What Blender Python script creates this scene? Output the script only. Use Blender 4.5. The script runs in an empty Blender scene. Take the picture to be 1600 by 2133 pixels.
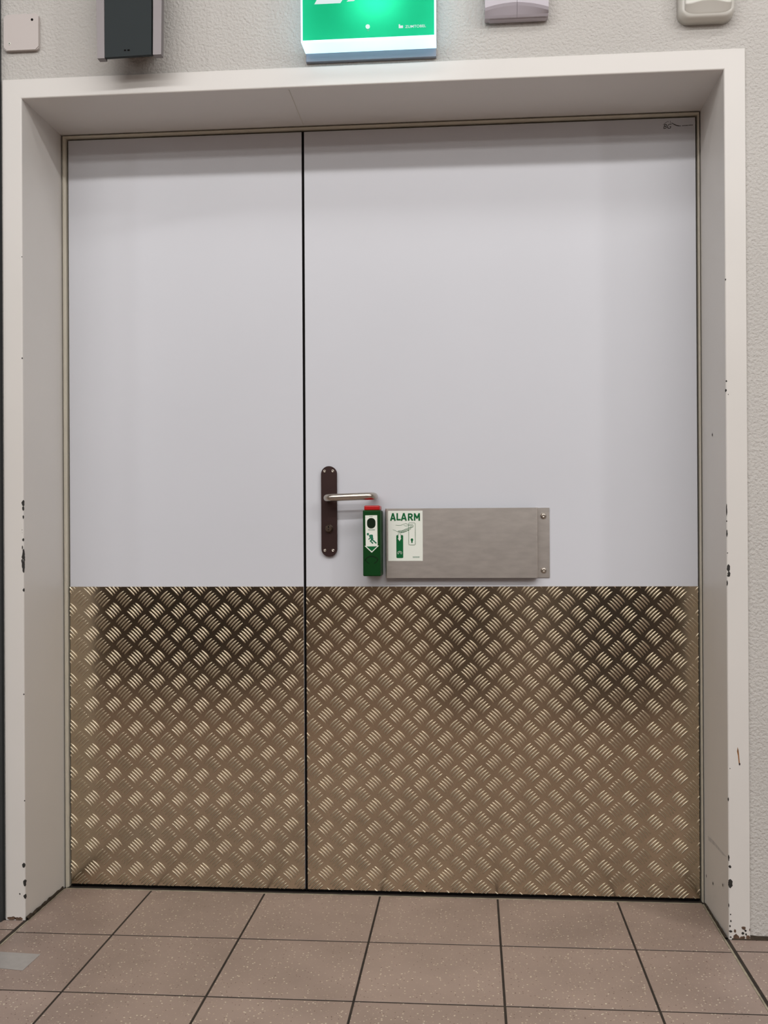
import bpy, bmesh, math, random
from mathutils import Vector, Matrix

# ------------------------------------------------------------------ camera, world, lights, exposure
SC = bpy.context.scene
COL = SC.collection
random.seed(7)

F_PX, SHIFT_PX = 2174.6, 33.95
CAM = Vector((0.4386, -2.7141, 0.9485))
YAW, PITCH, ROLL = 0.08439, 0.00176, -0.00526
fw = Vector((-math.sin(YAW) * math.cos(PITCH), math.cos(YAW) * math.cos(PITCH), math.sin(PITCH)))
rt = Vector((math.cos(YAW), math.sin(YAW), 0))
up = rt.cross(fw)
rt2 = rt * math.cos(ROLL) + up * math.sin(ROLL)
up2 = -rt * math.sin(ROLL) + up * math.cos(ROLL)
cd = bpy.data.cameras.new('camera')
cd.sensor_fit = 'VERTICAL'
cd.sensor_height = 36
cd.sensor_width = 27
cd.lens = 36 * F_PX / 2133
cd.shift_y = SHIFT_PX / 2133
cd.clip_start = 0.02
cam = bpy.data.objects.new('camera', cd)
m3 = Matrix((rt2, up2, -fw)).transposed()
cam.matrix_world = Matrix.Translation(CAM) @ m3.to_4x4()
COL.objects.link(cam)
SC.camera = cam

w = bpy.data.worlds.new('world')
SC.world = w
w.use_nodes = True
w.node_tree.nodes['Background'].inputs[0].default_value = (0.8, 0.85, 0.9, 1)
w.node_tree.nodes['Background'].inputs[1].default_value = 0.05

vs = SC.view_settings
vs.view_transform = 'Standard'
vs.look = 'None'
vs.exposure = -0.43
vs.gamma = 1.0
vs.use_curve_mapping = False


def area_light(name, loc, target, sx, sy, power, color):
    ld = bpy.data.lights.new(name, 'AREA')
    ld.shape = 'RECTANGLE'
    ld.size, ld.size_y = sx, sy
    ld.energy = power
    ld.color = color
    o = bpy.data.objects.new(name, ld)
    o.location = loc
    d = Vector(target) - Vector(loc)
    o.rotation_euler = d.to_track_quat('-Z', 'Y').to_euler()
    COL.objects.link(o)
    return o


# two rows of ceiling tubes parallel to the door wall; rear and side ones are added fill
area_light('tube_row_far', (0.7, -3.08, 3.40), (0.6, -1.6, 0.0), 6.5, 0.12, 135, (1.0, 0.975, 0.965))
area_light('tube_row_near', (0.7, -1.60, 3.40), (0.6, -1.1, 0.0), 3.2, 0.10, 28, (1.0, 0.98, 0.97))
area_light('fill_rear', (0.5, -5.0, 3.40), (0.5, -3.6, 0.0), 8.0, 0.3, 105, (1.0, 0.97, 0.94))  # added fill that lifts the shaded head reveal and door top
area_light('fill_rear_2', (0.5, -6.7, 3.40), (0.5, -5.6, 0.0), 8.0, 0.3, 85, (1.0, 0.965, 0.93))  # second added rear fill, evens out the lower door and frame
area_light('fill_right', (3.7, -3.0, 3.40), (1.2, -1.2, 0.6), 0.16, 4.0, 60, (1.0, 0.97, 0.95))  # added side light to brighten the left reveal
area_light('fill_left', (-2.8, -3.0, 3.40), (-0.4, -1.2, 0.6), 0.16, 4.0, 38, (0.97, 0.98, 1.0))  # added side light to brighten the right reveal

# ------------------------------------------------------------------ helpers


def srgb(r, g, b):
    f = lambda c: (c / 255 / 12.92) if c / 255 <= 0.04045 else ((c / 255 + 0.055) / 1.055) ** 2.4
    return (f(r), f(g), f(b), 1)


def mat(name, color, rough=0.5, metal=0.0, var=0.0, vscale=6.0, bump=0.0, bscale=100.0, bdist=0.001, detail=3.0,
        spec=0.5, aniso=None, coat=0.0):
    m = bpy.data.materials.new(name)
    m.use_nodes = True
    nt = m.node_tree
    b = nt.nodes['Principled BSDF']
    b.inputs['Roughness'].default_value = rough
    b.inputs['Metallic'].default_value = metal
    b.inputs['Specular IOR Level'].default_value = spec
    if coat:
        b.inputs['Coat Weight'].default_value = coat
    geo = nt.nodes.new('ShaderNodeNewGeometry')
    pos = geo.outputs['Position']
    n = nt.nodes.new('ShaderNodeTexNoise')
    n.inputs['Scale'].default_value = vscale
    n.inputs['Detail'].default_value = 4
    if aniso:
        mp = nt.nodes.new('ShaderNodeMapping')
        mp.inputs['Scale'].default_value = aniso
        nt.links.new(pos, mp.inputs['Vector'])
        nt.links.new(mp.outputs[0], n.inputs['Vector'])
    else:
        nt.links.new(pos, n.inputs['Vector'])
    r = nt.nodes.new('ShaderNodeValToRGB')
    c = color
    lo = tuple(x * (1 - var) for x in c[:3]) + (1,)
    hi = tuple(min(1, x * (1 + var)) for x in c[:3]) + (1,)
    r.color_ramp.elements[0].position = 0.3
    r.color_ramp.elements[1].position = 0.7
    r.color_ramp.elements[0].color = lo
    r.color_ramp.elements[1].color = hi
    nt.links.new(n.outputs['Fac'], r.inputs[0])
    nt.links.new(r.outputs[0], b.inputs['Base Color'])
    if bump:
        n2 = nt.nodes.new('ShaderNodeTexNoise')
        n2.inputs['Scale'].default_value = bscale
        n2.inputs['Detail'].default_value = detail
        nt.links.new(pos, n2.inputs['Vector'])
        bp = nt.nodes.new('ShaderNodeBump')
        bp.inputs['Strength'].default_value = bump
        bp.inputs['Distance'].default_value = bdist
        nt.links.new(n2.outputs['Fac'], bp.inputs['Height'])
        nt.links.new(bp.outputs[0], b.inputs['Normal'])
    return m


def emis(name, color, strength):
    m = bpy.data.materials.new(name)
    m.use_nodes = True
    nt = m.node_tree
    nt.nodes.remove(nt.nodes['Principled BSDF'])
    e = nt.nodes.new('ShaderNodeEmission')
    e.inputs[0].default_value = color
    e.inputs[1].default_value = strength
    nt.links.new(e.outputs[0], nt.nodes['Material Output'].inputs[0])
    return m


def lit_plastic(name, color, trans, glow_color, glow):
    """translucent plastic of a backlit sign: lamp light comes through it, plus the even light of its own light guide"""
    m = bpy.data.materials.new(name)
    m.use_nodes = True
    nt = m.node_tree
    nt.nodes.remove(nt.nodes['Principled BSDF'])
    d = nt.nodes.new('ShaderNodeBsdfDiffuse')
    d.inputs[0].default_value = color
    t = nt.nodes.new('ShaderNodeBsdfTranslucent')
    t.inputs[0].default_value = trans
    a = nt.nodes.new('ShaderNodeMixShader')
    a.inputs[0].default_value = 0.75
    nt.links.new(d.outputs[0], a.inputs[1])
    nt.links.new(t.outputs[0], a.inputs[2])
    e = nt.nodes.new('ShaderNodeEmission')
    e.inputs[0].default_value = glow_color
    e.inputs[1].default_value = glow
    s = nt.nodes.new('ShaderNodeAddShader')
    nt.links.new(a.outputs[0], s.inputs[0])
    nt.links.new(e.outputs[0], s.inputs[1])
    nt.links.new(s.outputs[0], nt.nodes['Material Output'].inputs[0])
    return m


def link(name, me, m, parent=None):
    o = bpy.data.objects.new(name, me)
    if m is not None:
        me.materials.clear()
        me.materials.append(m)
    COL.objects.link(o)
    if parent is not None:
        o.parent = parent
        o.matrix_parent_inverse = Matrix.Translation(-world_loc(parent))
    return o


def world_loc(o):
    v = Vector(o.location)
    return v


def obj(name, bm, m, parent=None, smooth=False):
    bmesh.ops.recalc_face_normals(bm, faces=bm.faces)
    me = bpy.data.meshes.new(name)
    bm.to_mesh(me)
    bm.free()
    if smooth:
        me.polygons.foreach_set('use_smooth', [True] * len(me.polygons))
    return link(name, me, m, parent)


def tag(o, label=None, cat=None, group=None, kind=None):
    if label: o['label'] = label
    if cat: o['category'] = cat
    if group: o['group'] = group
    if kind: o['kind'] = kind
    return o


def thing(name, loc, label, cat, group=None):
    o = bpy.data.objects.new(name, None)
    o.empty_display_size = 0.05
    o.location = loc
    COL.objects.link(o)
    return tag(o, label, cat, group)


def bx(bm, x0, x1, y0, y1, z0, z1, bev=0.0, seg=2, sel=None):
    r = bmesh.ops.create_cube(bm, size=1)
    vs_ = r['verts']
    for v in vs_:
        v.co = Vector(((x0 + x1) / 2 + v.co.x * (x1 - x0), (y0 + y1) / 2 + v.co.y * (y1 - y0), (z0 + z1) / 2 + v.co.z * (z1 - z0)))
    if bev:
        es = list({e for v in vs_ for e in v.link_edges})
        if sel: es = [e for e in es if sel(e)]
        bmesh.ops.bevel(bm, geom=es, offset=bev, segments=seg, affect='EDGES', profile=0.5)
    return bm


def prism(bm, pts, y0, y1):
    """outline in (x,z) extruded from y0 (front, nearer the camera) to y1"""
    a = [bm.verts.new((x, y0, z)) for x, z in pts]
    b = [bm.verts.new((x, y1, z)) for x, z in pts]
    bm.faces.new(a)
    bm.faces.new(b[::-1])
    n = len(pts)
    for i in range(n):
        bm.faces.new((a[i], b[i], b[(i + 1) % n], a[(i + 1) % n]))


def poly(bm, pts, y):
    bm.faces.new([bm.verts.new((x, y, z)) for x, z in pts])


def stroke(bm, pts, wd, y, closed=False):
    """flat line of width wd in the xz plane (printed line)"""
    n = len(pts)
    rng = range(n if closed else n - 1)
    for i in rng:
        a, b = Vector(pts[i]), Vector(pts[(i + 1) % n])
        d = b - a
        if d.length < 1e-7: continue
        d.normalize()
        q = Vector((-d.y, d.x)) * wd / 2
        e = d * wd * 0.3
        poly(bm, [tuple(a - e + q), tuple(a - e - q), tuple(b + e - q), tuple(b + e + q)], y - 0.00003 * i)


def rrect(x0, x1, z0, z1, r, n=6):
    out = []
    for cx, cz, a0 in ((x1 - r, z1 - r, 0), (x0 + r, z1 - r, 90), (x0 + r, z0 + r, 180), (x1 - r, z0 + r, 270)):
        for k in range(n + 1):
            a = math.radians(a0 + 90 * k / n)
            out.append((cx + r * math.cos(a), cz + r * math.sin(a)))
    return out


def ell(cx, cz, rx, rz, n=20, a0=0, a1=360):
    full = a1 - a0 >= 360
    k = n if full else n + 1
    return [(cx + rx * math.cos(math.radians(a0 + (a1 - a0) * i / n)), cz + rz * math.sin(math.radians(a0 + (a1 - a0) * i / n))) for i in range(k)]


def tube(bm, path, r, seg=16, cap=True):
    rings = []
    P = [Vector(p) for p in path]
    for i, p in enumerate(P):
        t = (P[min(i + 1, len(P) - 1)] - P[max(i - 1, 0)]).normalized()
        u = Vector((0, 0, 1)) - t * t.z
        u.normalize()
        v = t.cross(u)
        rings.append([bm.verts.new(p + (u * math.cos(2 * math.pi * k / seg) + v * math.sin(2 * math.pi * k / seg)) * r) for k in range(seg)])
    for a, b in zip(rings, rings[1:]):
        for k in range(seg):
            bm.faces.new((a[k], a[(k + 1) % seg], b[(k + 1) % seg], b[k]))
    if cap:
        bm.faces.new(rings[0])
        bm.faces.new(rings[-1][::-1])


def lathe_y(bm, cx, cz, prof, seg=20):
    """revolve (radius, y) profile around an axis parallel to y"""
    rings = []
    for r, y in prof:
        if r < 1e-6:
            rings.append([bm.verts.new((cx, y, cz))])
        else:
            rings.append([bm.verts.new((cx + r * math.cos(2 * math.pi * k / seg), y, cz + r * math.sin(2 * math.pi * k / seg))) for k in range(seg)])
    for a, b in zip(rings, rings[1:]):
        for k in range(seg):
            k2 = (k + 1) % seg
            if len(a) == 1 and len(b) == 1: continue
            if len(a) == 1: bm.faces.new((a[0], b[k], b[k2]))
            elif len(b) == 1: bm.faces.new((a[k], a[k2], b[0]))
            else: bm.faces.new((a[k], a[k2], b[k2], b[k]))


def text_mesh(name, s, x, z, height, y, m, parent, width=None, bold=0.0, shear=0.0):
    """lettering as a flat mesh: left baseline corner at (x, z), cap height and optional total width"""
    cu = bpy.data.curves.new(name, 'FONT')
    cu.body = s
    cu.size = 1
    cu.offset = bold
    cu.shear = shear
    o = bpy.data.objects.new(name, cu)
    COL.objects.link(o)
    dg = bpy.context.evaluated_depsgraph_get()
    me = bpy.data.meshes.new_from_object(o.evaluated_get(dg))
    COL.objects.unlink(o)
    bpy.data.objects.remove(o)
    xs = [v.co.x for v in me.vertices]
    ys = [v.co.y for v in me.vertices]
    x0, x1, y0, y1 = min(xs), max(xs), min(ys), max(ys)
    sz = height / (y1 - y0)
    sx = sz if width is None else width / (x1 - x0)
    for v in me.vertices:
        v.co = Vector((x + (v.co.x - x0) * sx, y, z + (v.co.y - y0) * sz))
    me.update()
    return link(name, me, m, parent)


# ------------------------------------------------------------------ materials
M = {}
M['plaster'] = mat('plaster', srgb(191, 188, 183), 0.85, var=0.03, vscale=3, bump=1.0, bscale=150, bdist=0.004, detail=3.0)
M['frame'] = mat('frame_paint', srgb(213, 210, 205), 0.42, var=0.015, vscale=5, bump=0.05, bscale=400, bdist=0.0004)
M['strip'] = mat('rebate_strip', srgb(196, 190, 174), 0.4, var=0.03, vscale=8)
M['door'] = mat('door_laminate', srgb(204, 206, 212), 0.42, var=0.012, vscale=3, bump=0.06, bscale=700, bdist=0.0003)
M['black'] = mat('black_gap', srgb(14, 12, 12), 0.9, spec=0.1)
M['tread'] = mat('checker_plate', srgb(198, 182, 158), 0.18, metal=1.0, var=0.05, vscale=9, bump=0.02, bscale=60, bdist=0.0006)
M['bars'] = mat('checker_plate_bars', srgb(206, 195, 174), 0.31, metal=1.0, var=0.05, vscale=9)
M['steel'] = mat('brushed_steel', srgb(202, 196, 190), 0.40, metal=1.0, var=0.07, vscale=55, aniso=(0.5, 1, 1.6), bump=0.04, bscale=300, bdist=0.0003)
M['satin'] = mat('satin_steel', srgb(190, 182, 172), 0.27, metal=1.0, var=0.03)
M['bronze'] = mat('brown_plate', srgb(62, 44, 42), 0.38, metal=0.55, var=0.05, vscale=30)
M['lock'] = mat('lock_metal', srgb(96, 82, 72), 0.36, metal=0.9)
M['chip'] = mat('bare_dark_metal', srgb(38, 36, 33), 0.7, var=0.3, vscale=200)
M['scuff'] = mat('grey_scuff', srgb(188, 186, 183), 0.5, var=0.12, vscale=60)
M['rust'] = mat('rust_brown', srgb(92, 70, 54), 0.8, var=0.4, vscale=150)
M['ochre'] = mat('ochre_drip', srgb(140, 92, 40), 0.6, var=0.4, vscale=60)
M['grime'] = mat('grime', srgb(52, 42, 30), 0.9, var=0.4, vscale=70)
M['pale_grout'] = mat('pale_grout', srgb(150, 141, 122), 0.85, var=0.25, vscale=40)
M['grout'] = mat('dark_grout', srgb(44, 36, 28), 0.9, var=0.4, vscale=25)
M['green'] = mat('green_plastic', srgb(2, 58, 16), 0.45, var=0.04, spec=0.2)
M['green_dark'] = mat('green_plastic_dark', srgb(3, 30, 10), 0.3)
M['red'] = mat('red_plastic', srgb(176, 8, 10), 0.35)
M['sticker'] = mat('sticker_white', srgb(228, 232, 222), 0.55, var=0.01)
M['ink'] = mat('green_ink', srgb(4, 96, 50), 0.6, var=0.04, vscale=80, spec=0.2)
M['ink_teal'] = mat('green_ink_teal', srgb(0, 110, 76), 0.55)
M['ink_grey'] = mat('grey_green_ink', srgb(120, 150, 132), 0.55)
M['mark'] = mat('black_print', srgb(34, 26, 28), 0.6)
M['silver'] = mat('silver_plastic', srgb(122, 116, 117), 0.42, metal=0.3, var=0.02)
M['grille'] = mat('speaker_cloth', srgb(34, 42, 44), 0.8, var=0.25, vscale=900)
M['speaker_body'] = mat('speaker_body', srgb(60, 56, 54), 0.6)
M['box_white'] = mat('device_plastic', srgb(184, 178, 186), 0.35, var=0.01)
M['dev_white'] = mat('device_plastic_warm', srgb(206, 204, 196), 0.3, var=0.01)
M['cover'] = mat('cover_plate', srgb(192, 184, 180), 0.5, var=0.01)
M['post'] = mat('dark_grey_metal', srgb(58, 62, 64), 0.45, metal=0.4)
M['tape'] = mat('worn_tape', srgb(158, 154, 150), 0.35, var=0.05, vscale=60)
M['ceiling'] = mat('ceiling_paint', srgb(122, 116, 110), 0.9)
M['added_pale_block'] = mat('added_pale_block', srgb(205, 202, 198), 0.7)
M['room'] = mat('room_wall', srgb(128, 112, 100), 0.8)
M['dark_block'] = mat('added_dark_block', srgb(34, 26, 24), 0.7)
M['blue_block'] = mat('added_blue_grey_block', srgb(40, 42, 50), 0.7)
M['sign_grey'] = mat('sign_housing', srgb(150, 158, 172), 0.5)
M['sign_green'] = lit_plastic('sign_green', (0.0, 0.22, 0.07, 1), (0.04, 0.80, 0.34, 1), (0.0, 0.75, 0.28, 1), 0.05)
M['sign_white'] = lit_plastic('sign_diffuser', (0.75, 0.8, 0.85, 1), (0.7, 0.85, 0.95, 1), (0.62, 0.82, 1.0, 1), 1.35)
M['sign_print'] = emis('lit_white_print', (0.9, 1.0, 1.0, 1), 1.15)
M['sign_lamp'] = emis('indicator_lamp', (0.85, 1.0, 0.95, 1), 1.3)


def floor_material():
    m = bpy.data.materials.new('terrazzo_tile')
    m.use_nodes = True
    nt = m.node_tree
    L = nt.links.new
    b = nt.nodes['Principled BSDF']
    geo = nt.nodes.new('ShaderNodeNewGeometry')
    inf = nt.nodes.new('ShaderNodeObjectInfo')
    n = nt.nodes.new('ShaderNodeTexNoise')
    n.inputs['Scale'].default_value = 5
    n.inputs['Detail'].default_value = 5
    L(geo.outputs['Position'], n.inputs['Vector'])
    ad = nt.nodes.new('ShaderNodeMath')
    ad.operation = 'MULTIPLY_ADD'
    ad.inputs[1].default_value = 0.25
    L(inf.outputs['Random'], ad.inputs[0])
    L(n.outputs['Fac'], ad.inputs[2])
    base = nt.nodes.new('ShaderNodeValToRGB')
    base.color_ramp.elements[0].position = 0.35
    base.color_ramp.elements[1].position = 0.85
    base.color_ramp.elements[0].color = srgb(136, 119, 109)
    base.color_ramp.elements[1].color = srgb(158, 139, 128)
    L(ad.outputs[0], base.inputs[0])
    cur = base.outputs[0]
    for scale, rad, keep, colr in ((100, 0.18, 0.40, srgb(205, 193, 172)), (130, 0.17, 0.70, srgb(86, 60, 54)), (70, 0.12, 0.66, srgb(214, 205, 186)), (150, 0.2, 0.55, srgb(172, 150, 134))):
        v = nt.nodes.new('ShaderNodeTexVoronoi')
        v.inputs['Scale'].default_value = scale
        L(geo.outputs['Position'], v.inputs['Vector'])
        lt = nt.nodes.new('ShaderNodeMath')
        lt.operation = 'LESS_THAN'
        lt.inputs[1].default_value = rad
        L(v.outputs['Distance'], lt.inputs[0])
        sp = nt.nodes.new('ShaderNodeSeparateColor')
        L(v.outputs['Color'], sp.inputs[0])
        gt = nt.nodes.new('ShaderNodeMath')
        gt.operation = 'GREATER_THAN'
        gt.inputs[1].default_value = keep
        L(sp.outputs[0], gt.inputs[0])
        mu = nt.nodes.new('ShaderNodeMath')
        mu.operation = 'MULTIPLY'
        L(lt.outputs[0], mu.inputs[0])
        L(gt.outputs[0], mu.inputs[1])
        mx = nt.nodes.new('ShaderNodeMix')
        mx.data_type = 'RGBA'
        L(mu.outputs[0], mx.inputs['Factor'])
        L(cur, mx.inputs['A'])
        mx.inputs['B'].default_value = colr
        cur = mx.outputs['Result']
    L(cur, b.inputs['Base Color'])
    b.inputs['Roughness'].default_value = 0.42
    b.inputs['Specular IOR Level'].default_value = 0.5
    return m


M['tile'] = floor_material()

# ------------------------------------------------------------------ setting: walls, ceiling, floor
YW, YF = -0.2395, -0.2463          # plaster face, steel frame face
XL, XR, ZT = -0.7035, 1.0715, 2.056  # outer edge of the steel frame

bm = bmesh.new()
bx(bm, -4.5, XL + 0.02, YW, 0.30, 0, 3.5)
bx(bm, XR - 0.02, 5.5, YW, 0.30, 0, 3.5)
bx(bm, XL + 0.02, XR - 0.02, YW, 0.30, ZT - 0.02, 3.5)
bmesh.ops.remove_doubles(bm, verts=bm.verts, dist=1e-5)
tag(obj('wall_back', bm, M['plaster']), 'rough white plaster wall around the double door', 'wall', kind='structure')
bm = bmesh.new()
bx(bm, -0.72, 1.09, 0.16, 0.18, 0, 2.1)  # unseen backing put in so the gaps around the leaves read black
tag(obj('gap_backing', bm, M['black']), 'added black backing behind the door leaves, keeps the gaps dark', 'wall', kind='structure')
bm = bmesh.new()
bx(bm, -4.6, -4.5, -7.5, 0.3, 0, 3.5)
tag(obj('wall_left', bm, M['room']), 'brown side wall of the hall on the left', 'wall', kind='structure')
bm = bmesh.new()
bx(bm, 5.5, 5.6, -7.5, 0.3, 0, 3.5)
tag(obj('wall_right', bm, M['room']), 'brown side wall of the hall on the right', 'wall', kind='structure')
bm = bmesh.new()
bx(bm, -4.6, 5.6, -7.6, -7.5, 0, 3.5)
tag(obj('wall_front', bm, M['room']), 'brown far wall of the hall facing the door', 'wall', kind='structure')
bm = bmesh.new()
bx(bm, -4.6, 5.6, -7.6, 0.3, 3.5, 3.6)
tag(obj('ceiling', bm, M['ceiling']), 'pale ceiling of the hall', 'ceiling', kind='structure')
# made-up unseen blocks behind the camera, added to shape the chequer plate's reflections
for x0, x1, y0, y1, h, m_, lab in ((-1.84, -0.63, -3.85, -3.45, 1.3, 'dark_block', 'added dark brown block behind the camera for the left reflection'),
                                  (0.94, 1.56, -3.3, -2.9, 1.6, 'blue_block', 'added dark grey block behind the camera for the right reflection'),
                                  (0.26, 0.56, -3.25, -3.0, 1.6, 'dark_block', 'added dark block standing in for the person behind the camera'),
                                  (0.80, 0.98, -5.0, -4.8, 3.4, 'added_pale_block', 'added pale column behind the camera for the pale reflection')):
    bm = bmesh.new()
    bx(bm, x0, x1, y0, y1, 0, h, 0.02)
    tag(obj('reflection_block', bm, M[m_]), lab, 'partition', kind='structure')

# floor bed, tiles as parts
bm = bmesh.new()
bx(bm, -4.5, 5.5, -7.5, 0.3, -0.12, -0.0009)
floor = tag(obj('floor', bm, M['grout']), 'speckled brown tiled floor in front of the door', 'floor', kind='structure')
TILE_CACHE = {}


def tile(x0, x1, y0, y1):
    w_, d_ = round(x1 - x0, 4), round(y1 - y0, 4)
    if (w_, d_) not in TILE_CACHE:
        b = bmesh.new()
        bx(b, 0, w_, 0, d_, -0.0012, 0, 0.0004, 1, sel=lambda e: all(v.co.z > -0.0005 for v in e.verts))
        bmesh.ops.recalc_face_normals(b, faces=b.faces)
        me = bpy.data.meshes.new('floor_tile')
        b.to_mesh(me)
        b.free()
        me.materials.append(M['tile'])
        TILE_CACHE[(w_, d_)] = me
    o = bpy.data.objects.new('floor_tile', TILE_CACHE[(w_, d_)])
    o.location = (x0, y0, random.uniform(-0.0001, 0.0001))
    COL.objects.link(o)
    o.parent = floor
    return o


T, J, JC = 0.303, 0.0058, 0.0050
xc = [-0.4108 + T * k for k in range(5)]
rows = [-0.0185] + [-0.3199 - T * k for k in range(4)]
cols = [(-0.6445, xc[0] - JC / 2)] + [(xc[k] + JC / 2, xc[k + 1] - JC / 2) for k in range(4)] + [(xc[4] + JC / 2, 1.0115)]
for k in range(len(rows) - 1):
    y1 = rows[k] - (J / 2 if k else 0)
    y0 = rows[k + 1] + J / 2
    for x0, x1 in cols:
        tile(x0, x1, y0, y1)
rl = [-0.2475, -0.3050] + [-0.3050 - T * k for k in range(1, 4)]
rr = [-0.2475, -0.3130] + [-0.3130 - T * k for k in range(1, 4)]
for R_, xs in ((rl, ((-0.9600, -0.6585), (-1.2630, -0.9635))), (rr, ((1.0245, 1.3260), (1.3295, 1.6310)))):
    for k in range(len(R_) - 1):
        for x0, x1 in xs:
            tile(x0, x1, R_[k + 1] + J / 2, R_[k] - (J / 2 if k else 0))
# the rest of the hall floor
bm = bmesh.new()
yy = rows[-1]
k = 0
far = []
y1 = yy
while y1 > -7.4:
    y0 = y1 - T
    x = xc[0] - T * 13
    while x < 5.2:
        far.append((x + JC / 2, x + T - JC / 2, y0 + J / 2, y1 - J / 2))
        x += T
    y1 = y0
for side in (-1, 1):
    y1 = -0.2475
    while y1 > yy + 0.01:
        y0 = max(yy, y1 - T)
        for q in range(10):
            xa = (-1.2665 - T * (q + 1)) if side < 0 else (1.6345 + T * q)
            far.append((xa, xa + T - JC, y0 + J / 2, y1 - J / 2))
        y1 = y0
for x0, x1, y0, y1 in far:
    bx(bm, x0, x1, y0, y1, -0.0012, 0)
tag(obj('outer_tiles', bm, M['tile'], floor), kind='stuff')


def ragged_strip(name, pts_in, pts_out, z0, z1, m, parent):
    b = bmesh.new()
    n = len(pts_in)
    lo = [[b.verts.new((p[0], p[1], z)) for p in P] for P in (pts_in, pts_out) for z in (z0,)]
    hi = [[b.verts.new((p[0], p[1], z1 * random.uniform(0.6, 1.1))) for p in P] for P in (pts_in, pts_out)]
    for i in range(n - 1):
        b.faces.new((hi[0][i], hi[0][i + 1], hi[1][i + 1], hi[1][i]))
        b.faces.new((lo[0][i], lo[0][i + 1], hi[0][i + 1], hi[0][i]))
        b.faces.new((lo[1][i], lo[1][i + 1], hi[1][i + 1], hi[1][i]))
    return obj(name, b, m, parent)


# joints along the reveal sides: pale grout next to the tiles, dark grime next to the frame
for nm, xa, xb in (('joint_grout', -0.6488, -0.6448), ('joint_grout', 1.0117, 1.0162)):
    ys = [-0.02 - 0.03 * i for i in range(42)]
    ragged_strip(nm, [(xa + random.uniform(-.0006, .0006), y) for y in ys], [(xb, y) for y in ys], -0.003, 0.0004, M['pale_grout'], floor)
ys = [-0.022 - 0.0125 * i for i in range(19)]
ragged_strip('grime_seam', [(-0.6525, y) for y in ys], [(-0.6472 + random.uniform(-.0008, .0006), y) for y in ys], -0.003, 0.0085, M['grime'], floor)
ragged_strip('grime_seam', [(1.0200, y) for y in ys], [(1.0160 + random.uniform(-.0006, .0006), y) for y in ys], -0.003, 0.0050, M['grime'], floor)
# threshold line under the leaves and the plaster edge dirt on the right
bm = bmesh.new()
bx(bm, -0.6445, 1.0115, -0.0180, -0.0135, -0.003, 0.0006)
tag(obj('threshold_strip', bm, M['pale_grout'], floor), 'pale worn strip along the door bottom')
ys2 = [1.03 + 0.03 * i for i in range(12)]
b = bmesh.new()
top = [b.verts.new((x, YW - 0.0006, 0.006 + random.uniform(0, 0.006))) for x in ys2]
bot = [b.verts.new((x, YW - 0.0006 - 0.009, -0.0005)) for x in ys2]
for i in range(len(ys2) - 1):
    b.faces.new((top[i], top[i + 1], bot[i + 1], bot[i]))
obj('grime_seam', b, M['grime'], floor)

# ------------------------------------------------------------------ steel door frame
PROF = []   # (grow, y) : grow = distance outwards from the reveal line at the front
inL, inR, inT = -0.6542, 1.0232, 2.0082       # reveal line at the front edge
bkL, bkR, bkT = -0.6500, 1.0196, 2.0068       # reveal line at the back


def ring(xl, xr, zt, y):
    return (xl, xr, zt, y)


R0 = 0.0035
nodes = [ring(XL, XR, ZT, -0.2300), ring(XL, XR, ZT, YF + 0.001), ring(XL + 0.001, XR - 0.001, ZT - 0.001, YF)]
for k in range(5):
    a = math.radians(90 * k / 4)
    off = R0 * (1 - math.sin(a))
    nodes.append(ring(inL - off, inR + off, inT + off, YF + R0 * (1 - math.cos(a))))
nodes.append(ring(bkL, bkR, bkT, 0.03))
nodes.append(ring(bkL - 0.03, bkR + 0.03, bkT + 0.03, 0.03))
bm = bmesh.new()
grid = []
for xl, xr, zt, y in nodes:
    grid.append([bm.verts.new(p) for p in ((xl, y, 0.0), (xl, y, zt), (xr, y, zt), (xr, y, 0.0))])
for a, b in zip(grid, grid[1:]):
    for k in range(3):
        bm.faces.new((a[k], a[k + 1], b[k + 1], b[k]))
frame = tag(obj('trim_1', bm, M['frame']), 'white painted steel door frame with deep reveal around the double door', 'door frame', kind='structure')

# rebate strip (bead) all round inside the frame, in front of the leaves
bm = bmesh.new()
S = [(0.0115, 0.02), (0.0115, -0.006), (0.0100, -0.0105), (0.0075, -0.0125), (0.0050, -0.0125), (0.0030, -0.0090), (0.0015, -0.0085), (0.0, -0.0065), (0.0, 0.02)]
iL, iR, iT = -0.6392, 1.0142, 2.0000
grid = []
for g_, y in S:
    # the strip leans out a little towards the floor, like the frame itself
    grid.append([bm.verts.new(p) for p in ((iL - 0.0 - g_ * 0.80, y, 0.001), (iL - g_ * 0.80, y, iT + g_ * 0.48), (iR + g_ * 0.36, y, iT + g_ * 0.48), (iR + g_ * 0.36, y, 0.001))])
for a, b in zip(grid, grid[1:]):
    for k in range(3):
        bm.faces.new((a[k], a[k + 1], b[k + 1], b[k]))
tag(obj('rebate_strip', bm, M['strip'], frame), 'beige rebate strip around the door leaves')
# a hairline joint in the head reveal
bm = bmesh.new()
bx(bm, 0.0045, 0.0057, -0.235, -0.02, inT - 0.0014, inT - 0.0004)
obj('head_joint', bm, M['strip'], frame)


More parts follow.
